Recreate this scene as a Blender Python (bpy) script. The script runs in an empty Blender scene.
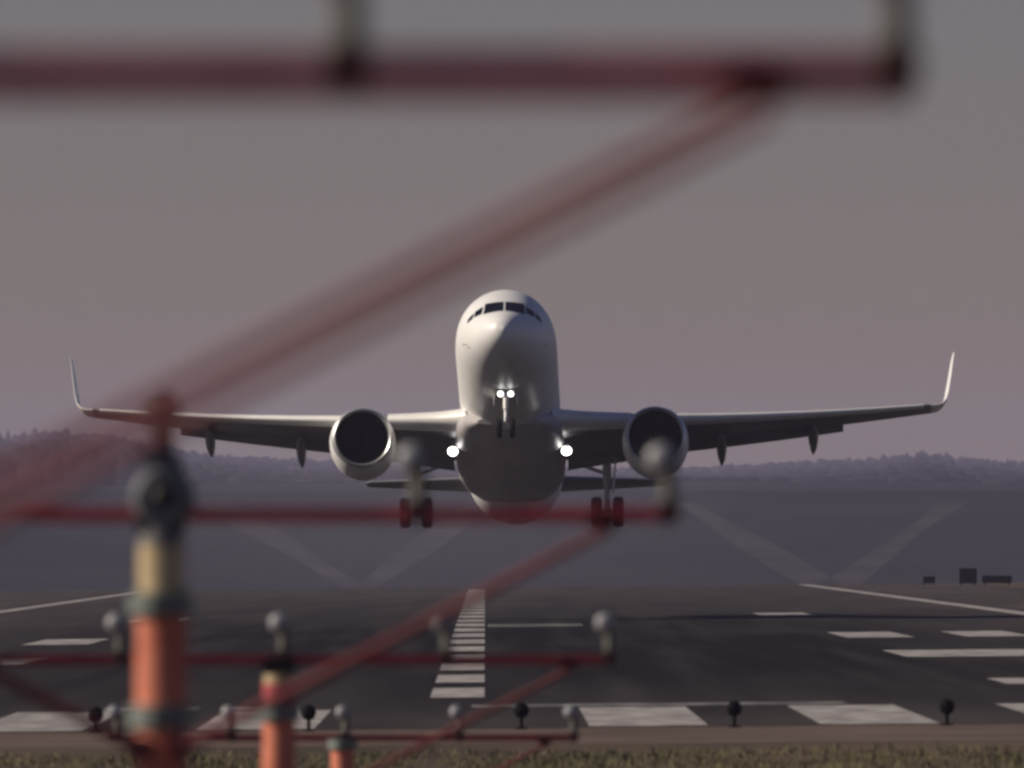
import bpy, bmesh, math, random
from mathutils import Vector, Matrix, noise

random.seed(7)
R = math.radians
C = bpy.context.scene.collection
SC = bpy.context.scene

# ------------------------------------------------------------------ camera, sky, sun, exposure
F = 15600.0                      # focal length in pixels of a 1024 wide frame (about 548 mm)
EYE = 4.0                        # camera height above the runway threshold
cam = bpy.data.cameras.new('camera')
camo = bpy.data.objects.new('camera', cam)
C.objects.link(camo)
cam.sensor_width = 36.0
cam.lens = F * 36.0 / 1024.0
cam.clip_start = 0.5
cam.clip_end = 30000
camo.location = (0, 0, EYE)
camo.rotation_euler = (math.pi / 2 + 103.0 / F, 0, -27.0 / F)
cam.dof.use_dof = True
cam.dof.focus_distance = 612.0
cam.dof.aperture_fstop = 6.0
cam.dof.aperture_blades = 0
SC.camera = camo

SUN_EL, SUN_AZ = R(30), R(-90.5)   # azimuth measured from +Y towards +X
world = bpy.data.worlds.new('World')
SC.world = world
world.use_nodes = True
wn = world.node_tree.nodes
wl = world.node_tree.links
bg = wn['Background']
sky = wn.new('ShaderNodeTexSky')
sky.sky_type = 'NISHITA'
sky.sun_disc = False
sky.sun_elevation = SUN_EL
sky.sun_rotation = SUN_AZ
sky.air_density = 1.0
sky.dust_density = 0.0
sky.ozone_density = 1.0
tint = wn.new('ShaderNodeMix')
tint.data_type = 'RGBA'
tint.blend_type = 'MULTIPLY'
tint.inputs['Factor'].default_value = 1.0
tint.inputs[7].default_value = (0.575, 0.530, 0.735, 1)
wl.new(sky.outputs[0], tint.inputs[6])
wl.new(tint.outputs[2], bg.inputs[0])
bg.inputs[1].default_value = 0.05

sun = bpy.data.lights.new('sun', 'SUN')
sun.energy = 5.0
sun.angle = R(0.5)
sun.color = (1.0, 0.88, 0.73)
suno = bpy.data.objects.new('sun', sun)
C.objects.link(suno)
sd = Vector((math.sin(SUN_AZ) * math.cos(SUN_EL), math.cos(SUN_AZ) * math.cos(SUN_EL), math.sin(SUN_EL)))
suno.rotation_euler = sd.to_track_quat('Z', 'Y').to_euler()
suno.location = (-50, 0, 60)

SC.view_settings.view_transform = 'Standard'
SC.view_settings.look = 'None'
SC.view_settings.gamma = 1.0
SC.view_settings.exposure = -0.12
SC.cycles.filter_width = 3.0
SC.cycles.max_bounces = 6
SC.cycles.volume_bounces = 0
HAZE_DENSITY = 0.00008

# ------------------------------------------------------------------ materials
def mat(name, col, rough=0.6, metal=0.0, var=0.0, scale=3.0, col2=None, detail=4.0, coord='Object', bump=0.0, stretch=None, coat=0.0, spec=0.5):
    m = bpy.data.materials.new(name)
    m.use_nodes = True
    nt = m.node_tree
    b = nt.nodes['Principled BSDF']
    b.inputs['Roughness'].default_value = rough
    b.inputs['Metallic'].default_value = metal
    b.inputs['Coat Weight'].default_value = coat
    b.inputs['Specular IOR Level'].default_value = spec
    tc = nt.nodes.new('ShaderNodeTexCoord')
    mp = nt.nodes.new('ShaderNodeMapping')
    if stretch:
        mp.inputs['Scale'].default_value = stretch
    nz = nt.nodes.new('ShaderNodeTexNoise')
    nz.inputs['Scale'].default_value = scale
    nz.inputs['Detail'].default_value = detail
    nt.links.new(tc.outputs[coord], mp.inputs[0])
    nt.links.new(mp.outputs[0], nz.inputs[0])
    ramp = nt.nodes.new('ShaderNodeValToRGB')
    c2 = col2 if col2 else tuple(max(0, c * (1 - var)) for c in col)
    ramp.color_ramp.elements[0].position = 0.35
    ramp.color_ramp.elements[1].position = 0.65
    ramp.color_ramp.elements[0].color = (*c2, 1)
    ramp.color_ramp.elements[1].color = (*col, 1)
    nt.links.new(nz.outputs[0], ramp.inputs[0])
    nt.links.new(ramp.outputs[0], b.inputs['Base Color'])
    if bump:
        bp = nt.nodes.new('ShaderNodeBump')
        bp.inputs['Strength'].default_value = bump
        bp.inputs['Distance'].default_value = 0.05
        nt.links.new(nz.outputs[0], bp.inputs['Height'])
        nt.links.new(bp.outputs[0], b.inputs['Normal'])
    return m

def glow(name, col, strength):
    m = bpy.data.materials.new(name)
    m.use_nodes = True
    b = m.node_tree.nodes['Principled BSDF']
    b.inputs['Base Color'].default_value = (0.8, 0.8, 0.8, 1)
    b.inputs['Emission Color'].default_value = (*col, 1)
    b.inputs['Emission Strength'].default_value = strength
    return m

M_WHITE = mat('white_aircraft_paint', (0.84, 0.835, 0.82), 0.42, var=0.06, scale=0.6)
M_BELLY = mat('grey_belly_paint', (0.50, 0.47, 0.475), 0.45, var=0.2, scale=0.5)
M_SLAT = mat('pale_slat_metal', (0.84, 0.83, 0.80), 0.4, metal=0.0, var=0.08)
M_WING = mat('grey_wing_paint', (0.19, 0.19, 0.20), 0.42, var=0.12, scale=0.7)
M_LIP = mat('bare_metal_lip', (0.62, 0.62, 0.62), 0.35, metal=0.8, var=0.1)
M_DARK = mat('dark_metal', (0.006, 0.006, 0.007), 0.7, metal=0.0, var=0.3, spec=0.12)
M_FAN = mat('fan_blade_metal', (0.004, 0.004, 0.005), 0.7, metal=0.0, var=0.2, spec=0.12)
M_TYRE = mat('tyre_rubber', (0.018, 0.018, 0.02), 0.8, var=0.3, spec=0.12)
M_STEEL = mat('landing_gear_paint', (0.62, 0.62, 0.62), 0.4, var=0.15)
M_GLASS = mat('cockpit_glass', (0.004, 0.0045, 0.008), 0.25, var=0.2, spec=0.12)
M_LAND = glow('landing_lamp_glow', (1.0, 0.97, 0.93), 16.0)
M_TAXI = glow('taxi_lamp_glow', (1.0, 0.97, 0.95), 7.0)

M_ASPH = mat('runway_asphalt', (0.062, 0.053, 0.050), 0.92, scale=0.5, col2=(0.040, 0.034, 0.033), stretch=(0.8, 0.035, 1), detail=6, spec=0.06)
def add_rubber(m):
    """tyre rubber left on the touchdown stretch: long dark streaks, thickest between 340 and 620 m"""
    nt = m.node_tree
    N, LK = nt.nodes, nt.links
    b = N['Principled BSDF']
    src = b.inputs['Base Color'].links[0].from_socket
    tc = N.new('ShaderNodeTexCoord')
    sx = N.new('ShaderNodeSeparateXYZ')
    LK.new(tc.outputs['Object'], sx.inputs[0])
    def ramp(sock, pts):
        mr = N.new('ShaderNodeFloatCurve')
        mr.mapping.extend = 'HORIZONTAL'
        lo, hi = pts[0][0], pts[-1][0]
        k = N.new('ShaderNodeMapRange')
        k.inputs[1].default_value, k.inputs[2].default_value = lo, hi
        LK.new(sock, k.inputs[0])
        c = mr.mapping.curves[0]
        c.points[0].location = (0, pts[0][1]); c.points[1].location = (1, pts[-1][1])
        for p in pts[1:-1]:
            c.points.new((p[0] - lo) / (hi - lo), p[1])
        mr.mapping.update()
        LK.new(k.outputs[0], mr.inputs['Value'])
        return mr.outputs[0]
    fy = ramp(sx.outputs[1], [(270, 0.15), (330, .75), (420, 1.0), (560, .95), (700, .45), (1000, .1)])
    fx = ramp(sx.outputs[0], [(-24, .05), (-16, .45), (-8, .95), (8, 1.0), (15, .6), (23, .05)])
    nz = N.new('ShaderNodeTexNoise')
    nz.inputs['Scale'].default_value = 1.0
    nz.inputs['Detail'].default_value = 6
    mp = N.new('ShaderNodeMapping')
    mp.inputs['Scale'].default_value = (0.9, 0.012, 1)
    LK.new(tc.outputs['Object'], mp.inputs[0]); LK.new(mp.outputs[0], nz.inputs[0])
    st = N.new('ShaderNodeMapRange')
    st.inputs[1].default_value, st.inputs[2].default_value, st.inputs[3].default_value, st.inputs[4].default_value = .3, .6, .55, 1.0
    LK.new(nz.outputs[0], st.inputs[0])
    m1 = N.new('ShaderNodeMath'); m1.operation = 'MULTIPLY'
    m2 = N.new('ShaderNodeMath'); m2.operation = 'MULTIPLY'
    LK.new(fx, m1.inputs[0]); LK.new(fy, m1.inputs[1])
    LK.new(m1.outputs[0], m2.inputs[0]); LK.new(st.outputs[0], m2.inputs[1])
    mx = N.new('ShaderNodeMix'); mx.data_type = 'RGBA'
    LK.new(m2.outputs[0], mx.inputs['Factor'])
    LK.new(src, mx.inputs[6])
    mx.inputs[7].default_value = (0.0085, 0.0075, 0.0082, 1)
    LK.new(mx.outputs[2], b.inputs['Base Color'])
add_rubber(M_ASPH)
M_SHOULD = mat('shoulder_asphalt', (0.080, 0.066, 0.060), 0.92, scale=0.4, col2=(0.048, 0.040, 0.037), stretch=(0.6, 0.06, 1), detail=6, spec=0.06)
M_STOP = mat('blast_pad_paving', (0.150, 0.110, 0.092), 0.92, scale=0.5, col2=(0.100, 0.074, 0.062), stretch=(0.5, 0.5, 1), detail=7, spec=0.06)
M_GROUND = mat('dry_grass_ground', (0.125, 0.095, 0.068), 0.95, scale=0.12, col2=(0.075, 0.058, 0.043), stretch=(1, 0.3, 1), detail=8, spec=0.06)
M_PAINT = mat('worn_white_paint', (0.41, 0.385, 0.375), 0.8, scale=1.6, col2=(0.22, 0.205, 0.20), stretch=(1, 0.18, 1), detail=7, spec=0.06)
M_PAINT_OLD = mat('faded_white_paint', (0.20, 0.19, 0.19), 0.85, scale=1.2, col2=(0.09, 0.085, 0.085), stretch=(1, 0.1, 1), detail=7, spec=0.06)
M_HILL = mat('hill_grass', (0.022, 0.023, 0.023), 0.95, scale=0.02, col2=(0.014, 0.015, 0.016), detail=6, spec=0.06)
M_TRACK = mat('gravel_track', (0.054, 0.051, 0.049), 0.95, scale=0.03, col2=(0.030, 0.029, 0.029), detail=5, spec=0.06)
M_WOOD = mat('far_wood_foliage', (0.020, 0.020, 0.020), 0.95, scale=0.15, col2=(0.018, 0.0185, 0.018), detail=6, spec=0.06)

M_ORANGE = mat('orange_mast_paint', (0.72, 0.255, 0.165), 0.6, scale=6, col2=(0.56, 0.17, 0.11), spec=0.12)
M_CREAM = mat('cream_mast_band', (0.60, 0.50, 0.32), 0.6, scale=8, col2=(0.45, 0.32, 0.16))
M_RED = mat('dark_red_paint', (0.74, 0.115, 0.13), 0.55, scale=5, col2=(0.58, 0.08, 0.09))
M_PALERED = mat('faded_red_paint', (0.50, 0.20, 0.22), 0.6, scale=4, col2=(0.40, 0.15, 0.165))
M_DULL = mat('dull_dark_red_paint', (0.44, 0.060, 0.070), 0.6, scale=4, col2=(0.32, 0.04, 0.048))
M_DARKB = mat('dark_red_brace_paint', (0.17, 0.030, 0.034), 0.6, scale=4, col2=(0.11, 0.018, 0.02))
M_PINK = mat('bleached_red_paint', (0.26, 0.085, 0.092), 0.75, scale=4, col2=(0.21, 0.06, 0.066))
M_BAR = mat('bleached_bar_paint', (0.80, 0.43, 0.40), 0.6, scale=4, col2=(0.68, 0.35, 0.33))
M_BRACE = mat('dull_red_brace_paint', (0.21, 0.045, 0.05), 0.6, scale=4, col2=(0.15, 0.03, 0.033))
M_COLLAR = mat('grey_green_collar', (0.20, 0.23, 0.21), 0.5, var=0.25, scale=9)
M_POST = mat('olive_lamp_post', (0.15, 0.145, 0.12), 0.6, var=0.3, scale=9)
M_DKRED = mat('dark_red_clamp', (0.16, 0.024, 0.018), 0.6, var=0.3, scale=9)
M_BLACK = mat('black_lamp_post', (0.022, 0.016, 0.016), 0.6, var=0.3, scale=9)
M_HOUSING = mat('grey_lamp_housing', (0.16, 0.165, 0.18), 0.5, var=0.25, scale=7)
M_LENS = mat('frosted_lamp_glass', (0.38, 0.38, 0.40), 0.4, var=0.15, scale=12)
M_THRESH = mat('black_threshold_light', (0.007, 0.0065, 0.007), 0.7, var=0.2, spec=0.05)
M_SIGN = mat('dark_sign_back', (0.015, 0.014, 0.015), 0.6, var=0.2, spec=0.05)

# ------------------------------------------------------------------ helpers
def link(name, bm, m, parent=None, smooth=True):
    bmesh.ops.recalc_face_normals(bm, faces=bm.faces[:])
    me = bpy.data.meshes.new(name)
    bm.to_mesh(me)
    bm.free()
    for x in (m if isinstance(m, (list, tuple)) else [m]):
        me.materials.append(x)
    if smooth:
        me.polygons.foreach_set('use_smooth', [True] * len(me.polygons))
        try:
            me.set_sharp_from_angle(angle=R(40))
        except Exception:
            pass
    o = bpy.data.objects.new(name, me)
    C.objects.link(o)
    if parent:
        o.parent = parent
    return o

def tag(o, label=None, cat=None, group=None, kind=None):
    if label: o['label'] = label
    if cat: o['category'] = cat
    if group: o['group'] = group
    if kind: o['kind'] = kind
    return o

def empty(name, loc):
    o = bpy.data.objects.new(name, None)
    o.empty_display_size = 0.3
    C.objects.link(o)
    o.location = loc
    return o

def copy_tree(o, parent=None):
    c = o.copy()
    C.objects.link(c)
    if parent:
        c.parent = parent
    for ch in list(o.children):
        copy_tree(ch, c)
    return c

def loft(bm, rings, cap=True, mi=0, closed=True):
    vs = [[bm.verts.new(p) for p in r] for r in rings]
    n = len(rings[0])
    for a, b in zip(vs, vs[1:]):
        for i in range(n if closed else n - 1):
            j = (i + 1) % n
            f = bm.faces.new((a[i], a[j], b[j], b[i]))
            f.material_index = mi
    if cap:
        for r in (vs[0], vs[-1]):
            f = bm.faces.new(r)
            f.material_index = mi
    return vs

def tube(bm, p0, p1, r0, r1=None, n=14, mi=0):
    p0, p1 = Vector(p0), Vector(p1)
    r1 = r0 if r1 is None else r1
    q = (p1 - p0).to_track_quat('Z', 'Y')
    rings = []
    for p, r in ((p0, r0), (p1, r1)):
        rings.append([p + q @ Vector((r * math.cos(t), r * math.sin(t), 0)) for t in [2 * math.pi * k / n for k in range(n)]])
    loft(bm, rings, True, mi)

def revolve(bm, prof, origin, axis='Y', n=32, mi=0, cap=False):
    """prof: (distance along axis, radius)"""
    o = Vector(origin)
    rings = []
    for s, r in prof:
        ring = []
        for k in range(n):
            t = 2 * math.pi * k / n
            c, d = r * math.cos(t), r * math.sin(t)
            if axis == 'Y': ring.append(o + Vector((c, s, d)))
            elif axis == 'X': ring.append(o + Vector((s, c, d)))
            else: ring.append(o + Vector((c, d, s)))
        rings.append(ring)
    loft(bm, rings, cap, mi)

def box(bm, c, s, bev=0.0, mi=0, rot=None):
    mt = Matrix.Translation(c)
    if rot is not None:
        mt = mt @ rot
    r = bmesh.ops.create_cube(bm, size=1.0, matrix=mt @ Matrix.Diagonal((*s, 1)))
    for v in r['verts']:
        for f in v.link_faces:
            f.material_index = mi
    if bev:
        es = list({e for v in r['verts'] for e in v.link_edges})
        bmesh.ops.bevel(bm, geom=es, offset=bev, segments=2, affect='EDGES')

def lerp(a, b, t):
    return a + (b - a) * t

def interp(tab, x):
    if x <= tab[0][0]: return tab[0][1:]
    for p, q in zip(tab, tab[1:]):
        if x <= q[0]:
            t = (x - p[0]) / (q[0] - p[0])
            return tuple(lerp(a, b, t) for a, b in zip(p[1:], q[1:]))
    return tab[-1][1:]

def cubic(tab, x):
    """smooth (Catmull-Rom on a non-uniform table) interpolation of table columns"""
    n = len(tab)
    if x <= tab[0][0]: return tab[0][1:]
    if x >= tab[-1][0]: return tab[-1][1:]
    for i in range(n - 1):
        if x <= tab[i + 1][0]:
            break
    out = []
    x0, x1 = tab[i][0], tab[i + 1][0]
    h = x1 - x0
    t = (x - x0) / h
    for k in range(1, len(tab[0])):
        y0, y1 = tab[i][k], tab[i + 1][k]
        d = (y1 - y0) / h
        def slope(j):
            if j == 0:
                return (tab[1][k] - tab[0][k]) / (tab[1][0] - tab[0][0])
            if j == n - 1:
                return (tab[-1][k] - tab[-2][k]) / (tab[-1][0] - tab[-2][0])
            a = (tab[j][k] - tab[j - 1][k]) / (tab[j][0] - tab[j - 1][0])
            b = (tab[j + 1][k] - tab[j][k]) / (tab[j + 1][0] - tab[j][0])
            return 0 if a * b <= 0 else 2 * a * b / (a + b)
        m0, m1 = slope(i), slope(i + 1)
        out.append((2*t**3 - 3*t*t + 1) * y0 + (t**3 - 2*t*t + t) * h * m0 + (-2*t**3 + 3*t*t) * y1 + (t**3 - t*t) * h * m1)
    return tuple(out)

# ------------------------------------------------------------------ ground, runway and markings
CX = -0.55                        # runway centreline
def sstep(t):
    t = max(0.0, min(1.0, t))
    return t * t * (3 - 2 * t)
SLOPE = 0.0036
def G(x, y):
    """height of the ground: bank under the approach lights, runway falling gently away, a crest, a dip before the hills"""
    t = sstep((y - 40) / 150.0)
    z = 2.3 * (1 - t)
    if y > 258: z -= SLOPE * (min(y, 1064) - 258)
    if y > 1064: z -= 0.0125 * (y - 1064) * min(1.0, (y - 1064) / 60.0)
    if y > 1900: z = max(z, -14.2)
    z = max(z, -14.2)
    cross = 0.009 * max(-60, min(60, x - CX))
    fade = t * (1 - sstep((y - 1064) / 300.0))
    return z + cross * fade

ys = [-40, -20, 0, 20] + [40 + 7.5 * k for k in range(21)] + [222, 240, 258] + [330, 420, 520, 640, 780, 920, 1064] + [1084, 1104, 1124, 1160, 1200, 1260, 1330, 1400, 1600, 1900, 2300, 3000, 4000, 6000, 9450]
xs = [-1000, -400, -200, -120, CX - 60] + [CX - 45 + 15 * k for k in range(7)] + [CX + 60, 120, 200, 400, 1000]
bm = bmesh.new()
grid = [[bm.verts.new((x, y, G(x, y))) for x in xs] for y in ys]
for a, b in zip(grid, grid[1:]):
    for i in range(len(xs) - 1):
        bm.faces.new((a[i], a[i + 1], b[i + 1], b[i]))
tag(link('ground', bm, M_GROUND), kind='structure')

def sheet(name, quads, m, lift, kind='structure'):
    """flat marking or paving sheets that follow the ground: quads of (x0,x1,y0,y1)"""
    bm = bmesh.new()
    for x0, x1, y0, y1 in quads:
        cuts = [y0] + [y for y in ys if y0 < y < y1] + [y1]
        cx = [x0] + [x for x in xs if x0 < x < x1] + [x1]
        rows = [[bm.verts.new((x, y, G(x, y) + lift)) for x in cx] for y in cuts]
        for a, b in zip(rows, rows[1:]):
            for i in range(len(cx) - 1):
                bm.faces.new((a[i], a[i + 1], b[i + 1], b[i]))
    o = link(name, bm, m, smooth=False)
    return tag(o, kind=kind)

sheet('blast_pad', [(CX - 42, CX + 42, 241, 257.5)], M_STOP, 0.005)
sheet('runway_shoulder', [(CX - 34, CX - 24, 257.5, 1084), (CX + 24, CX + 34, 257.5, 1084)], M_SHOULD, 0.005)
sheet('runway', [(CX - 24, CX + 24, 257.5, 1084)], M_ASPH, 0.010)

keys = []
for k in range(5):
    a = 2.28 + 3.84 * k
    for s in (1, -1):
        x0, x1 = CX + s * a, CX + s * (a + 1.97)
        keys.append((min(x0, x1), max(x0, x1), 258.4, 288.0))
sheet('threshold_stripes', keys, M_PAINT, 0.018)
sheet('threshold_line', [(CX + 0.3, CX + 7.3, 289.8, 295.0), (CX - 6.6, CX - 4.8, 289.8, 295.0), (CX - 4.4, CX - 2.9, 289.8, 295.0)], M_PAINT_OLD, 0.018)
dash = []
for k in range(22):
    y0 = 309 + 33.0 * k
    dash.append((CX - 0.54, CX + 0.54, y0, y0 + 20.5))
sheet('centreline_stripes', dash, M_PAINT, 0.018)
tdz = []
for y0 in (487, 631):
    for s in (1, -1):
        for a in ((11.85, 13.95), (15.6, 17.65))[:2 if y0 < 600 else 1]:
            tdz.append((CX + min(s * a[0], s * a[1]), CX + max(s * a[0], s * a[1]), y0, y0 + 29))
for s in (1, -1):
    for y0, y1 in ((405, 430), (327, 341)):
        tdz.append((CX + min(s * 11.5, s * 19.5), CX + max(s * 11.5, s * 19.5), y0, y1))
sheet('touchdown_markings', tdz, M_PAINT, 0.018)
sheet('runway_edge_line', [(CX - 22.9, CX - 22.0, 300, 1070), (CX + 22.0, CX + 22.9, 300, 1070)], M_PAINT, 0.018)
sheet('faded_cross_line', [(0.1, 3.6, 568, 586)], M_PAINT_OLD, 0.018)

# ------------------------------------------------------------------ far slope, tracks and wood
def slope_z(y):
    return lerp(-16.0, 3.0, (y - 2500) / 500.0)
bm = bmesh.new()
hx = [-960 + 60 * k for k in range(33)]
hy = [2450, 2500, 2560, 2620, 2680, 2740, 2800, 2860, 2920, 3000, 3030, 3300, 3600, 4000, 4600, 5200, 6200, 7600, 9400]
def hill(x, y):
    if y <= 2500: return -16.0 - (2500 - y) * 0.03
    if y <= 3000: return slope_z(y)
    return 3.0 + 1.6 * sstep((y - 3300) / 900.0) * (1 + 0.6 * math.sin(x * 0.013 + 1.0))
hv = [[bm.verts.new((x, y, hill(x, y))) for x in hx] for y in hy]
for a, b in zip(hv, hv[1:]):
    for i in range(len(hx) - 1):
        bm.faces.new((a[i], a[i + 1], b[i + 1], b[i]))
tag(link('hillside', bm, M_HILL), kind='structure')

def on_slope(px, py):
    """pixel on the far slope -> (x, y) of the ground there"""
    lo, hi = 2500.0, 3000.0
    for _ in range(40):
        y = (lo + hi) / 2
        z = EYE + (487 - py) / F * y
        if slope_z(y) < z: lo = y
        else: hi = y
    return (px - 485) / F * y, y
bm = bmesh.new()
def ribbon(p, q, w, lift=0.06):
    (x0, y0), (x1, y1) = on_slope(*p), on_slope(*q)
    n = 8
    rows = []
    for k in range(n + 1):
        t = k / n
        x, y = lerp(x0, x1, t), lerp(y0, y1, t)
        ww = w * (0.8 + 0.25 * math.sin(5 * t + x0))
        rows.append([bm.verts.new((x - ww / 2, y, slope_z(y) + lift)), bm.verts.new((x + ww / 2, y, slope_z(y) + lift))])
    for a, b in zip(rows, rows[1:]):
        bm.faces.new((a[0], a[1], b[1], b[0]))
for ax in (-105, 365, 835, 1305, -575):
    ribbon((ax, 589), (ax + 118, 503), 6.5)
    ribbon((ax - 8, 589), (ax - 150, 503), 7.5)
tag(link('gravel_track', bm, M_TRACK), kind='structure')
bm = bmesh.new()
vv = [[bm.verts.new((x, y, 3.25 if y < 3010 else 3.3)) for x in hx] for y in (2996, 3026)]
for i in range(len(hx) - 1):
    bm.faces.new((vv[0][i], vv[0][i + 1], vv[1][i + 1], vv[1][i]))
tag(link('crest_road', bm, M_TRACK), kind='structure')

bm = bmesh.new()
top = [(-400, 440), (0, 432), (60, 428), (120, 434), (180, 448), (260, 455), (420, 462), (560, 466), (700, 464), (800, 459), (880, 455), (920, 449), (960, 455), (1024, 459), (1400, 460)]
tmp = bmesh.new()
bmesh.ops.create_icosphere(tmp, subdivisions=2, radius=1.0)
ICO = [tuple(v.co) for v in tmp.verts]
ICOF = [tuple(v.index for v in f.verts) for f in tmp.faces]
tmp.free()
SHAPES = []
for q in range(24):
    off = Vector((random.uniform(0, 99), random.uniform(0, 99), random.uniform(0, 99)))
    SHAPES.append([(d[0] * k, d[1] * k, d[2] * k) for d, k in ((d, 1 + 0.45 * noise.noise(Vector(d) * 1.9 + off)) for d in ICO)])
WV, WF = [], []
def blob(c, r, sz):
    n = len(WV)
    sh = random.choice(SHAPES)
    WV.extend([(c[0] + d[0] * r, c[1] + d[1] * r, c[2] + d[2] * sz) for d in sh])
    WF.extend([(a + n, b + n, e + n) for a, b, e in ICOF])
for yy, dpx in ((4700, 19), (4900, 14), (5900, 9), (7300, 4), (8700, -1)):
    x = -0.08 * yy
    while x < 0.08 * yy:
        px = 485 + x * F / yy
        tz = EYE + (487 - dpx - interp(top, px)[0] - 3) / F * yy + random.uniform(-.7, 0.1)
        r = random.uniform(3.0, 7.0)
        gz = hill(x, yy) - .3
        h = max(2.0, tz - gz)
        blob((x, yy + random.uniform(-12, 12), gz + h * 0.45), r, h * 0.55)
        x += r * random.uniform(0.4, 0.75)
bm.free()
wm = bpy.data.meshes.new('far_wood')
wm.from_pydata(WV, [], WF)
wm.materials.append(M_WOOD)
wm.polygons.foreach_set('use_smooth', [True] * len(WF))
wo = bpy.data.objects.new('far_wood', wm)
C.objects.link(wo)
tag(wo, 'hazy band of dark trees along the horizon behind the runway', 'wood', kind='stuff')

# ------------------------------------------------------------------ airliner (local: x to the side, y aft, z up; origin under the main wheels)
plane = empty('airliner', (1.07, 620.0, 2.50))
plane.rotation_euler = (R(-11.0), R(-0.30), R(-0.85))
tag(plane, 'white twin engine passenger jet climbing nose up with its landing lights on', 'airliner')
AY, AZ = 22.0, 4.05
def L(x, a, z):
    return Vector((x, a - AY, z + AZ))

# station aft of the nose: top, bottom, half width
FUS = [(0.00, -0.58, -0.62, 0.02), (0.12, -0.28, -0.92, 0.33), (0.35, -0.05, -1.12, 0.58), (0.8, 0.22, -1.36, 0.90), (1.4, 0.50, -1.56, 1.19),
       (2.0, 0.86, -1.70, 1.42), (2.7, 1.28, -1.81, 1.61), (3.5, 1.60, -1.91, 1.76), (4.5, 1.86, -2.00, 1.88), (5.8, 2.02, -2.06, 1.95),
       (7.2, 2.07, -2.07, 1.975), (18, 2.07, -2.07, 1.975), (30.5, 2.07, -2.07, 1.975), (33, 2.06, -1.85, 1.94), (36, 2.02, -1.35, 1.76),
       (39, 1.93, -0.70, 1.42), (41.5, 1.80, -0.05, 1.02), (43.4, 1.62, 0.50, 0.62), (44.5, 1.40, 0.85, 0.30)]
def fus_pt(a, t):
    tp, bt, w = cubic(FUS, a)
    return Vector((w * math.sin(t), 0, (tp + bt) / 2 + (tp - bt) / 2 * math.cos(t)))
sta = [0, .03, .07, .12, .2, .3, .42, .55, .7, .9, 1.1, 1.35, 1.6, 1.85, 2.1, 2.4, 2.7, 3.0, 3.3, 3.7, 4.1, 4.6, 5.2, 5.8, 6.5, 7.2, 10, 14, 18, 22, 26, 30.5, 31.3, 32, 33, 34, 35, 36, 37, 38, 39, 40, 41, 42, 43, 43.8, 44.5]
bm = bmesh.new()
NF = 56
loft(bm, [[L(p.x, a, p.z) for p in (fus_pt(a, 2 * math.pi * k / NF) for k in range(NF))] for a in sta])
fus = link('fuselage', bm, M_WHITE, plane)

# cockpit windows: front-view outlines laid on the nose skin
def nose_station(x, z):
    lo, hi = 0.0, 7.0
    for _ in range(40):
        a = (lo + hi) / 2
        tp, bt, w = cubic(FUS, a)
        cz, h = (tp + bt) / 2, max((tp - bt) / 2, 1e-4)
        if (x / max(w, 1e-4)) ** 2 + ((z - cz) / h) ** 2 > 1: lo = a
        else: hi = a
    return hi
def skin(x, z, off=0.012):
    e = 0.02
    a = nose_station(x, z)
    ax = (nose_station(x + e, z) - a) / e
    az = (nose_station(x, z + e) - a) / e
    n = Vector((ax, -1, az)).normalized()
    return L(x, a, z) + n * off
def pane(corners, parent, n=6):
    bm = bmesh.new()
    (a, b, c, d) = corners           # bottom inner, bottom outer, top outer, top inner
    g = []
    for j in range(n + 1):
        v = j / n
        row = []
        for i in range(n + 1):
            u = i / n
            x = lerp(lerp(a[0], b[0], u), lerp(d[0], c[0], u), v)
            z = lerp(lerp(a[1], b[1], u), lerp(d[1], c[1], u), v)
            row.append(bm.verts.new(skin(x, z - .20)))
        g.append(row)
    for r0, r1 in zip(g, g[1:]):
        for i in range(n):
            bm.faces.new((r0[i], r0[i + 1], r1[i + 1], r1[i]))
    return link('cockpit_window', bm, M_GLASS, parent)
for s in (1, -1):
    pane([(s * .04, .49), (s * .80, .45), (s * .74, 1.02), (s * .04, 1.06)], fus)
    pane([(s * .87, .50), (s * 1.17, .42), (s * 1.12, .72), (s * .82, .88)], fus)
    pane([(s * 1.22, .40), (s * 1.44, .27), (s * 1.40, .45), (s * 1.18, .66)], fus)

for a, zt in ((8.2, 2.05), (12.6, 2.05)):
    bm = bmesh.new()
    loft(bm, [[L(-.02, a, zt), L(.02, a + .05, zt), L(.02, a + .42, zt), L(-.02, a + .38, zt)], [L(-.008, a + .2, zt + .36), L(.008, a + .2, zt + .36), L(.008, a + .38, zt + .36), L(-.008, a + .38, zt + .36)]])
    link('antenna', bm, M_WHITE, plane)

for s in (1, -1):
    bm = bmesh.new()
    p = fus_pt(2.35, s * 1.85)
    tube(bm, L(p.x, 2.35, p.z), L(p.x + s * .14, 2.28, p.z - .03), .02, .015, 8)
    tube(bm, L(p.x + s * .14, 2.32, p.z - .03), L(p.x + s * .14, 2.08, p.z - .03), .017, .010, 8)
    link('pitot_probe', bm, M_STEEL, fus)

# belly fairing
bm = bmesh.new()
FAIR = [(11.8, 1.2, -1.75, -2.02), (12.8, 1.75, -1.2, -2.2), (14, 2.06, -0.95, -2.38), (16, 2.16, -0.9, -2.55), (20, 2.18, -0.9, -2.6), (23, 2.12, -1.0, -2.5), (25.5, 1.85, -1.2, -2.3), (27.5, 1.3, -1.7, -2.09)]
rings = []
for a, w, t, b in FAIR:
    ring = []
    for k in range(32):
        th = 2 * math.pi * k / 32
        c, s = math.cos(th), math.sin(th)
        ring.append(L(w * math.copysign(abs(c) ** 0.75, c), a, (t + b) / 2 + (t - b) / 2 * math.copysign(abs(s) ** 0.75, s)))
    rings.append(ring)
loft(bm, rings)
link('belly_fairing', bm, M_BELLY, plane)

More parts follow.
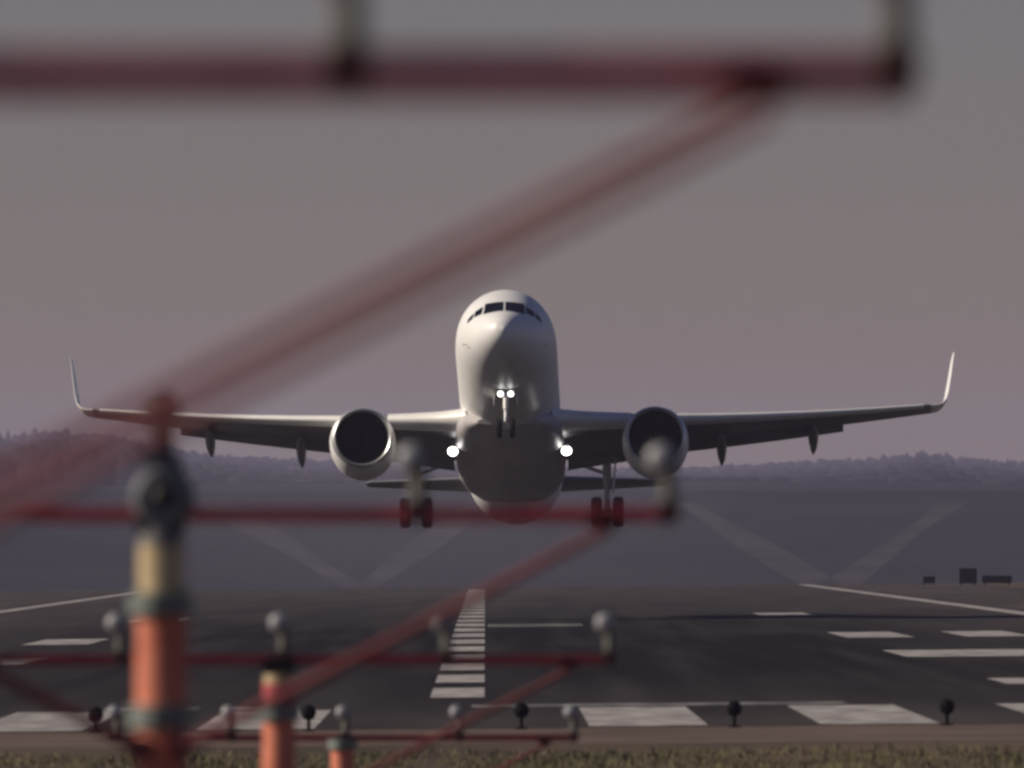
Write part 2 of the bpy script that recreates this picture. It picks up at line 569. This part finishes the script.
def airfoil(n=14, th=0.12, camber=0.018):
    pts = []
    for k in range(n + 1):
        x = 0.5 * (1 + math.cos(math.pi * k / n))
        y = 5 * th * (0.2969 * math.sqrt(x) - 0.126 * x - 0.3516 * x * x + 0.2843 * x ** 3 - 0.1015 * x ** 4)
        c = camber * 4 * x * (1 - x)
        pts.append((x, y + c))
    low = []
    for k in range(1, n):
        x = 0.5 * (1 - math.cos(math.pi * k / n))
        y = 5 * th * (0.2969 * math.sqrt(x) - 0.126 * x - 0.3516 * x * x + 0.2843 * x ** 3 - 0.1015 * x ** 4)
        c = camber * 4 * x * (1 - x)
        low.append((x, c - y))
    return pts + low
def section(s, b, a, z, chord, th, twist=0.0, cant=0.0, camber=0.018, toe=0.0):
    """airfoil ring at span b; cant turns the thickness direction inboard"""
    ring = []
    for cx, cz in airfoil(th=th, camber=camber):
        u, v = cx * chord, cz * chord
        uu = u * math.cos(twist) + v * math.sin(twist)
        vv = v * math.cos(twist) - u * math.sin(twist)
        ring.append(L(s * (b - vv * math.sin(cant) + uu * toe), a + uu, z + vv * math.cos(cant)))
    return ring
# wing: span station, leading edge aft, height, chord, thickness ratio, twist
def wing_at(b):
    a = 14.0 + 0.52 * (b - 1.9)
    if b < 3: a += -0.35 * (3 - b) ** 1.5 * 0.6
    te = 20.75 if b <= 6.4 else lerp(20.75, 23.55, (b - 6.4) / (17.05 - 6.4))
    z = -1.30 + 0.080 * (b - 1.9) + 0.0035 * (b - 1.9) ** 2
    th = interp([(1.0, .15), (6.4, .12), (17.1, .105)], b)[0]
    tw = R(interp([(1.0, 4.0), (6.4, 2.0), (17.1, -0.5)], b)[0])
    return a, z, te - a, th, tw
SPAN = [1.0, 1.9, 2.4, 3.2, 4.5, 5.75, 6.4, 8, 10, 12, 14, 15.6, 16.68]
wings = {}
for s in (1, -1):
    bm = bmesh.new()
    rings = []
    for b in SPAN:
        a, z, c, th, tw = wing_at(b)
        rings.append(section(s, b, a, z, c, th, tw))
    loft(bm, rings)
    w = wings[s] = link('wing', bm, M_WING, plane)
    # winglet curving up from the tip
    a0, z0, c0, th, tw = wing_at(16.68)
    bm = bmesh.new()
    rings = []
    for db, dz, da, c, cant in ((0.004, 0, 0, c0 * .99, 5), (.28, .05, .16, 1.50, 18), (.50, .17, .34, 1.36, 42), (.64, .38, .56, 1.22, 66), (.73, .75, .86, 1.08, 79), (.84, 1.5, 1.42, .90, 82), (.94, 2.3, 2.0, .64, 83), (.98, 2.62, 2.35, .38, 84)):
        rings.append(section(s, 16.68 + db, a0 + da, z0 + dz, c, .085, 0, R(cant), 0, -.15 * max(0, cant - 20) / 62))
    loft(bm, rings)
    link('winglet', bm, M_WHITE, w)
    # flaps set for take-off
    for b0, b1, frac in ((2.25, 6.25, .20), (6.5, 13.2, .23)):
        bm = bmesh.new()
        rings = []
        for k in range(6):
            b = lerp(b0, b1, k / 5)
            a, z, c, th, tw = wing_at(b)
            fc = c * frac if b0 > 3 else 1.15
            zz = z - math.sin(tw) * c * .8 - .03
            rings.append(section(s, b, a + c - 0.34 * fc, zz, fc, .13, R(17)))
        loft(bm, rings)
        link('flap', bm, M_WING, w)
    # slats along the leading edge
    for b0, b1 in ((1.7, 4.8), (6.6, 16.4)):
        bm = bmesh.new()
        rings = []
        for k in range(7):
            b = lerp(b0, b1, k / 6)
            a, z, c, th, tw = wing_at(b)
            ring = []
            pts = [p for p in airfoil(n=22, th=th * 1.10) if p[0] < .13]
            for cx, cz in pts:
                u, v = (cx - .012) * c, cz * c
                ring.append(L(s * b, a + u * math.cos(tw) + v * math.sin(tw), z + v * math.cos(tw) - u * math.sin(tw)))
            rings.append(ring)
        loft(bm, rings)
        link('slat', bm, M_SLAT, w)
    # flap track fairings
    for b, ln, dp in ((8.35, 3.6, .30), (12.0, 3.0, .24)):
        a, z, c, th, tw = wing_at(b)
        bm = bmesh.new()
        rings = []
        for k in range(9):
            t = k / 8
            rr = (math.sin(math.pi * (t * .94 + .03))) ** .6
            aa = a + c * .48 + t * ln
            zz = z - .10 * c - t * .18 - .55 * max(0, t - .45) ** 1.2
            rings.append([L(s * b + .20 * rr * math.cos(q), aa, zz + dp * rr * math.sin(q)) for q in [2 * math.pi * i / 14 for i in range(14)]])
        loft(bm, rings)
        link('flap_fairing', bm, M_WING, w)

# engines
for s in (1, -1):
    ex, ea, ez = s * 5.75, 13.2, -2.22
    bm = bmesh.new()
    prof = [(0.95, .98), (.5, .985), (.25, 1.0), (.10, 1.03), (.03, 1.065), (0, 1.11), (.03, 1.155), (.12, 1.20), (.4, 1.26), (.9, 1.30), (1.6, 1.305), (2.4, 1.25), (3.1, 1.13), (3.7, 1.0), (3.72, .93), (3.2, .92)]
    revolve(bm, prof, L(ex, ea, ez), 'Y', 48)
    for f in bm.faces:
        yy = f.calc_center_median().y - (ea - AY)
        rr = (Vector((f.calc_center_median().x - ex, f.calc_center_median().z - AZ - ez))).length
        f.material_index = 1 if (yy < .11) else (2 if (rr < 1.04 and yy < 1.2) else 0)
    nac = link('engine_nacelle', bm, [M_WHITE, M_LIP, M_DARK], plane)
    bm = bmesh.new()
    revolve(bm, [(.96, .985), (.97, .3)], L(ex, ea, ez), 'Y', 40)
    for k in range(18):
        t = 2 * math.pi * k / 18
        rows = []
        for r in (.27, .5, .75, .965):
            d = .16 + .10 * r
            row = []
            for q, yy in ((-.5, .90 - .12 * (1 - r)), (.5, .78)):
                tt = t + q * d / max(r, .3)
                row.append(bm.verts.new(L(ex + r * math.cos(tt), ea + yy, ez + r * math.sin(tt))))
            rows.append(row)
        for a_, b_ in zip(rows, rows[1:]):
            bm.faces.new((a_[0], a_[1], b_[1], b_[0]))
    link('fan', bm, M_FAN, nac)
    bm = bmesh.new()
    revolve(bm, [(.42, .01), (.46, .07), (.58, .17), (.76, .27), (.94, .29)], L(ex, ea, ez), 'Y', 24, cap=True)
    link('spinner', bm, M_DARK, nac)
    bm = bmesh.new()
    revolve(bm, [(2.2, .7), (3.3, .70), (4.2, .55), (4.7, .45), (5.2, .2), (5.5, .04)], L(ex, ea, ez), 'Y', 28, cap=True)
    link('exhaust_cone', bm, M_DARK, nac)
    bm = bmesh.new()
    rings = []
    for a, zb, zt, w in ((14.3, -1.02, -.90, .08), (15.2, -1.15, -.72, .20), (16.4, -1.3, -.72, .24), (18.2, -1.75, -1.1, .22), (20, -1.5, -1.2, .08)):
        rings.append([L(ex - w, a, zb), L(ex + w, a, zb), L(ex + w * .7, a, zt), L(ex - w * .7, a, zt)])
    loft(bm, rings)
    link('engine_pylon', bm, M_WING, nac)

# tailplane and fin
for s in (1, -1):
    bm = bmesh.new()
    rings = []
    for b, a, z, c in ((.5, 37.6, .92, 4.3), (1.5, 38.15, 1.0, 3.75), (4, 39.7, 1.22, 2.5), (6.0, 40.95, 1.42, 1.55), (6.22, 41.3, 1.44, 1.0)):
        rings.append(section(s, b, a, z, c, .10, R(-2), 0, 0))
    loft(bm, rings)
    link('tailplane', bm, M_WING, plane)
bm = bmesh.new()
rings = []
for z, a, c in ((1.4, 33.8, 8.2), (2.2, 36.0, 6.6), (4.5, 37.9, 5.0), (7.4, 40.2, 3.1), (7.7, 40.7, 2.5)):
    rings.append([L(q[1] * c, a + q[0] * c, z) for q in airfoil(th=.10, camber=0)])
loft(bm, rings)
link('tail_fin', bm, M_WHITE, plane)

# landing gear
def wheel(parent, x, a, z, r, w):
    bm = bmesh.new()
    h = w / 2
    revolve(bm, [(-h * .6, r * .52), (-h * .95, r * .62), (-h, r * .8), (-h * .8, r * .95), (-h * .4, r), (h * .4, r), (h * .8, r * .95), (h, r * .8), (h * .95, r * .62), (h * .6, r * .52)], L(x, a, z), 'X', 28)
    revolve(bm, [(-h * .55, .02), (-h * .5, r * .3), (-h * .6, r * .53), (h * .6, r * .53), (h * .5, r * .3), (h * .55, .02)], L(x, a, z), 'X', 20, mi=1, cap=True)
    return link('wheel', bm, [M_TYRE, M_STEEL], parent)
bm = bmesh.new()
tube(bm, L(0, 5.35, -1.75), L(0, 5.1, -2.75), .105)
tube(bm, L(0, 5.1, -2.70), L(0, 4.99, -3.50), .07)
tube(bm, L(-.34, 4.99, -3.50), L(.34, 4.99, -3.50), .055)
tube(bm, L(0, 5.2, -2.35), L(0, 6.4, -1.85), .05)
tube(bm, L(0, 5.1, -2.85), L(0, 4.72, -3.15), .03)
tube(bm, L(0, 4.72, -3.15), L(0, 4.98, -3.42), .03)
box(bm, L(0, 4.97, -2.14), (.50, .06, .10), .01)
ng = link('nose_gear', bm, M_WHITE, plane)
for s in (1, -1):
    wheel(ng, s * .26, 4.99, -3.52, .38, .22)
    bm = bmesh.new()
    revolve(bm, [(.05, .002), (.05, .105)], L(s * .2, 4.80, -2.19), 'Y', 18, mi=1)
    revolve(bm, [(.05, .105), (0, .11), (0, .12), (.12, .11), (.16, .05)], L(s * .2, 4.80, -2.19), 'Y', 18)
    link('taxi_light', bm, [M_STEEL, M_TAXI], ng)
    bm = bmesh.new()
    box(bm, L(s * .44, 5.9, -2.28), (.04, 1.5, .55), .01, rot=Matrix.Rotation(s * -.12, 4, 'Y'))
    link('gear_door', bm, M_WHITE, ng)

for s in (1, -1):
    bm = bmesh.new()
    x = s * 3.80
    tube(bm, L(x - s * .02, 21.3, -1.2), L(x, 21.7, -2.55), .17)
    tube(bm, L(x, 21.7, -2.5), L(x, 21.95, -3.54), .115)
    tube(bm, L(x - .46, 21.95, -3.56), L(x + .46, 21.95, -3.56), .085)
    tube(bm, L(x, 21.6, -2.1), L(s * 2.3, 21.4, -1.6), .075)
    tube(bm, L(x, 21.72, -2.7), L(x, 22.3, -3.05), .05)
    tube(bm, L(x, 22.3, -3.05), L(x, 21.98, -3.40), .05)
    g = link('main_gear', bm, M_STEEL, plane)
    for q in (1, -1):
        wheel(g, x + q * .43, 21.95, -3.56, .60, .43)
    bm = bmesh.new()
    box(bm, L(x + s * .30, 21.55, -2.0), (.05, 1.15, 1.55), .015, rot=Matrix.Rotation(s * .10, 4, 'Y'))
    link('gear_door', bm, M_WHITE, g)

# landing lights under the wing roots
for s in (1, -1):
    bm = bmesh.new()
    o = L(s * 2.24, 15.95, -2.24)
    revolve(bm, [(.20, .002), (.20, .175)], o, 'Y', 24, mi=1)
    revolve(bm, [(.20, .175), (0, .19), (0, .21), (.22, .22), (.30, .10), (.30, .002)], o, 'Y', 24)
    tube(bm, o + Vector((0, .18, .1)), o + Vector((0, .5, .62)), .06)
    link('landing_light', bm, [M_STEEL, M_LAND], wings[s])

# ------------------------------------------------------------------ approach light masts
MX = -1.28
def mast(y, bar_z, label, lamps=(-2, -1, 0, 1, 2), big=False, drop=.36, bar_m=M_RED, brace_m=M_BRACE, brace_r=(.018, .026), bar_t=.060, band=False, mx=MX, twin=0):
    """one mast: pole on the ground, crossbar with five lamps, two braces. Local origin at the pole foot"""
    gz = G(mx, y)
    root = empty('approach_light_mast', (mx, y, gz))
    tag(root, label, 'light mast', 'approach light masts in front of the runway')
    h = bar_z - gz
    bm = bmesh.new()
    tube(bm, (0, 0, -.05), (0, 0, h - drop), .106, .102, 24)
    tube(bm, (0, 0, -.02), (0, 0, .05), .19, .19, 24)
    link('pole', bm, M_ORANGE, root)
    bm = bmesh.new()
    tube(bm, (0, 0, h - drop + .005), (0, 0, h - min(.09, drop - .02)), .098, .092, 24)
    link('upper_pole', bm, M_CREAM, root)
    if band:
        bm = bmesh.new()
        revolve(bm, [(-.07, .099), (-.07, .102), (.07, .101), (.07, .095)], (0, 0, h - .215), 'Z', 24, cap=True)
        link('red_band', bm, M_DULL, root)
    for cz in (h - drop + .005, h - drop - .445):
        if cz < .15: continue
        bm = bmesh.new()
        revolve(bm, [(-.045, .108), (-.045, .132), (.045, .132), (.045, .095)], (0, 0, cz), 'Z', 24, cap=True)
        box(bm, (0, -.14, cz), (.06, .05, .07), .008)
        link('collar', bm, M_COLLAR, root)
    bm = bmesh.new()
    box(bm, (-.0, 0, h), (4.12, .055, bar_t), .008)
    link('crossbar', bm, bar_m, root)
    bm = bmesh.new()
    box(bm, (0, 0, h - .035), (.20, .15, .10), .02)
    link('bar_clamp', bm, M_BLACK, root)
    for s in (1, -1):
        bm = bmesh.new()
        for q in ((-twin / 2, twin / 2) if twin else (0,)):
            yo = -.07 if q < 0 else 0
            tube(bm, (s * 1.80, -.16 + yo, h - .05 + q), (s * .10, -.15 + yo, max(.12, h - .92) + q * 1.5), *brace_r, 14)
        box(bm, (s * .09, -.11, max(.12, h - .93)), (.09, .12, .09), .01)
        br = link('brace', bm, brace_m, root)
        bm = bmesh.new()
        box(bm, (s * 1.77, -.105, h - .02), (.13, .15, .08), .02)
        link('bracket', bm, M_DKRED, br)
    for k in lamps:
        bm = bmesh.new()
        x = float(k)
        tube(bm, (x + .03, 0, h + .05), (x + .03, 0, h + .19), .034, .030, 14)
        box(bm, (x + .03, 0, h + .012), (.085, .09, .10), .015, mi=1)
        post = link('lamp_post', bm, [M_POST, M_DKRED], root)
        bm = bmesh.new()
        o = Vector((x, -.02, h + .225))
        revolve(bm, [(-.026, .002), (-.024, .03), (-.016, .044), (-.006, .054), (0, .057)], o, 'Y', 24, mi=1)
        revolve(bm, [(0, .057), (.012, .061), (.05, .057), (.11, .042), (.15, .03), (.16, .002)], o, 'Y', 24, mi=0)
        link('lamp', bm, [M_HOUSING, M_LENS], post)
    if big:
        bm = bmesh.new()
        revolve(bm, [(-.10, .03), (-.10, .105), (-.07, .128), (.05, .128), (.12, .09), (.14, .02)], (.01, 0, h + .07), 'Y', 28, cap=True)
        tube(bm, (0, 0, h - .12), (0, 0, h - .02), .095, .085, 20)
        box(bm, (.01, .01, h + .20), (.15, .14, .14), .03)
        jb = link('flasher_housing', bm, M_HOUSING, root)
        bm = bmesh.new()
        revolve(bm, [(-.125, .004), (-.125, .028), (-.11, .045), (-.098, .045)], (.01, 0, h + .075), 'Y', 20)
        link('flasher_lamp', bm, M_BLACK, jb)
        bm = bmesh.new()
        box(bm, (-.06, -.04, h + .25), (.12, .10, .07), .02)
        link('terminal_box', bm, M_LENS, jb)
        bm = bmesh.new()
        tube(bm, (.0, 0, h + .26), (.0, 0, h + .40), .052, .056, 16)
        revolve(bm, [(-.07, .045), (-.03, .072), (.03, .076), (.07, .055), (.085, .005)], (.0, 0, h + .42), 'Z', 18, cap=True)
        link('cable_cap', bm, M_BLACK, root)
    return root
mast(28.4, EYE + .750, 'nearest light mast, its dark red crossbar blurred across the top of the picture', bar_m=M_BAR, brace_m=M_PINK, brace_r=(.0145, .020), bar_t=.104, twin=.050)
mast(62.4, EYE - .112, 'tall orange mast with grey box, its red crossbar passing below the airliner', big=True, lamps=(-2, -1, 1, 2), mx=-1.295)
mast(95.7, EYE - 1.06, 'middle orange mast with pale lamps on its red crossbar before the dark runway', drop=.33, bar_m=M_DULL, brace_m=M_DARKB, band=True, mx=-1.265)
mast(136.8, EYE - 2.20, 'farthest and lowest light mast, with small lamps just above the grass', drop=.06, mx=-1.25, bar_m=M_DULL, brace_m=M_DARKB)

# ------------------------------------------------------------------ threshold lights
def threshold_light():
    bm = bmesh.new()
    tube(bm, (0, 0, 0), (0, 0, .22), .03, .03, 12)
    tube(bm, (0, 0, -.01), (0, 0, .03), .10, .10, 16)
    o = link('threshold_light', bm, M_THRESH)
    bm = bmesh.new()
    revolve(bm, [(-.13, .03), (-.10, .09), (-.02, .125), (.06, .115), (.11, .07), (.13, .005)], (0, 0, .31), 'Z', 20, cap=True)
    link('lamp_head', bm, M_THRESH, o)
    return o
TL = {-3: 'in front of the leftmost white stripe', -2: 'hidden close behind the tallest orange mast', -1: 'just right of the middle orange mast',
      0: 'just right of the centreline', 1: 'between two broad white stripes right of centre', 2: 'farthest right, before a dark gap', 3: 'at the far right end of the row'}
proto = None
for k in range(-3, 4):
    x = .60 + 3.5 * k
    if k == 3: continue
    o = proto if proto and False else (threshold_light() if proto is None else copy_tree(proto))
    proto = proto or o
    o.location = (x, 256.6, G(x, 256.6) + .006)
    tag(o, 'round black light on a short stem ' + TL[k], 'runway light', 'threshold lights along the end of the runway')

# ------------------------------------------------------------------ dark airfield signs beyond the right edge of the runway
def far_sign(px, py, y, w, h, label, panels=1):
    x = (px - 485) / F * y
    gz = G(x, y)
    bm = bmesh.new()
    box(bm, (0, 0, h / 2 + .12), (w, .25, h), .03)
    for q in (-.4, .4):
        tube(bm, (q * w, 0, -.05), (q * w, 0, .2), .05)
    o = link('airfield_sign', bm, M_SIGN)
    o.location = (x, y, gz)
    tag(o, label, 'airfield sign', 'dark signs beside the runway')
    return o
far_sign(929, 586, 1045, .8, .45, 'smallest dark sign, left of the two larger ones beyond the edge line')
far_sign(968, 588, 1030, 1.15, 1.0, 'squarest and tallest dark sign standing beyond the right edge line')
far_sign(997, 588, 1030, 1.95, .5, 'long low dark sign nearest the right border of the field')

# ------------------------------------------------------------------ grass in front of the blast pad
verts, faces = [], []
rg = random.Random(3)
for _ in range(42000):
    x = rg.uniform(-15, 15)
    y = rg.uniform(206, 234)
    d = noise.noise(Vector((x * .55, y * .22, 0))) + .5 * noise.noise(Vector((x * 1.7, y * .6, 4)))
    if d < -.15 and rg.random() < .8: continue
    if y > 231 and rg.random() < .6: continue
    hh = max(.04, (.08 + .10 * d) * rg.uniform(.6, 1.3))
    w = rg.uniform(.007, .018)
    an = rg.uniform(0, math.pi)
    lx, ly = rg.uniform(-.08, .08), rg.uniform(-.08, .08)
    z = G(x, y)
    n = len(verts)
    dx, dy = w * math.cos(an), w * math.sin(an)
    verts += [(x - dx, y - dy, z - .01), (x + dx, y + dy, z - .01), (x + dx * .6 + lx * .5, y + dy * .6 + ly * .5, z + hh * .6), (x + lx, y + ly, z + hh)]
    faces += [(n, n + 1, n + 2), (n, n + 2, n + 3)]
me = bpy.data.meshes.new('grass')
me.from_pydata(verts, [], faces)
me.materials.append(mat('olive_grass', (0.165, 0.145, 0.066), 0.9, scale=.35, col2=(0.080, 0.070, 0.036), detail=6))
go = bpy.data.objects.new('grass', me)
C.objects.link(go)
tag(go, 'strip of dry olive grass in front of the runway end', 'grass', kind='stuff')

# ------------------------------------------------------------------ haze
bm = bmesh.new()
box(bm, (0, 4720, 14), (2100, 9640, 76))
hz = link('haze', bm, bpy.data.materials.new('haze'), smooth=False)
hm = hz.data.materials[0]
hm.use_nodes = True
nt = hm.node_tree
nt.nodes.remove(nt.nodes['Principled BSDF'])
pv = nt.nodes.new('ShaderNodeVolumePrincipled')
pv.inputs['Color'].default_value = (0.60, 0.57, 0.84, 1)
pv.inputs['Density'].default_value = HAZE_DENSITY
pv.inputs['Anisotropy'].default_value = 0.0
nt.links.new(pv.outputs[0], nt.nodes['Material Output'].inputs['Volume'])
tag(hz, 'thin grey violet haze over the airfield', 'haze', kind='stuff')

# jet exhaust drifting over the runway behind the airliner
bm = bmesh.new()
bmesh.ops.create_icosphere(bm, subdivisions=4, radius=1.0)
ex = link('exhaust_haze', bm, bpy.data.materials.new('exhaust_haze'))
ex.location = (-4, 860, 3.0)
ex.scale = (30, 170, 9)
em = ex.data.materials[0]
em.use_nodes = True
nt = em.node_tree
nt.nodes.remove(nt.nodes['Principled BSDF'])
pv = nt.nodes.new('ShaderNodeVolumePrincipled')
pv.inputs['Color'].default_value = (0.72, 0.68, 0.74, 1)
tc = nt.nodes.new('ShaderNodeTexCoord')
ln = nt.nodes.new('ShaderNodeVectorMath'); ln.operation = 'LENGTH'
nt.links.new(tc.outputs['Object'], ln.inputs[0])
mr = nt.nodes.new('ShaderNodeMapRange'); mr.interpolation_type = 'SMOOTHERSTEP'
mr.inputs[1].default_value, mr.inputs[2].default_value, mr.inputs[3].default_value, mr.inputs[4].default_value = 0.05, 0.97, 1.0, 0.0
nt.links.new(ln.outputs['Value'], mr.inputs[0])
nz = nt.nodes.new('ShaderNodeTexNoise'); nz.inputs['Scale'].default_value = 3.0; nz.inputs['Detail'].default_value = 2
nt.links.new(tc.outputs['Object'], nz.inputs[0])
mu = nt.nodes.new('ShaderNodeMath'); mu.operation = 'MULTIPLY'
nt.links.new(mr.outputs[0], mu.inputs[0]); nt.links.new(nz.outputs[0], mu.inputs[1])
m2 = nt.nodes.new('ShaderNodeMath'); m2.operation = 'MULTIPLY'
nt.links.new(mu.outputs[0], m2.inputs[0]); m2.inputs[1].default_value = 0.0010
nt.links.new(m2.outputs[0], pv.inputs['Density'])
nt.links.new(pv.outputs[0], nt.nodes['Material Output'].inputs['Volume'])
tag(ex, 'thin pale exhaust drifting over the runway behind the airliner', 'exhaust haze', kind='stuff')
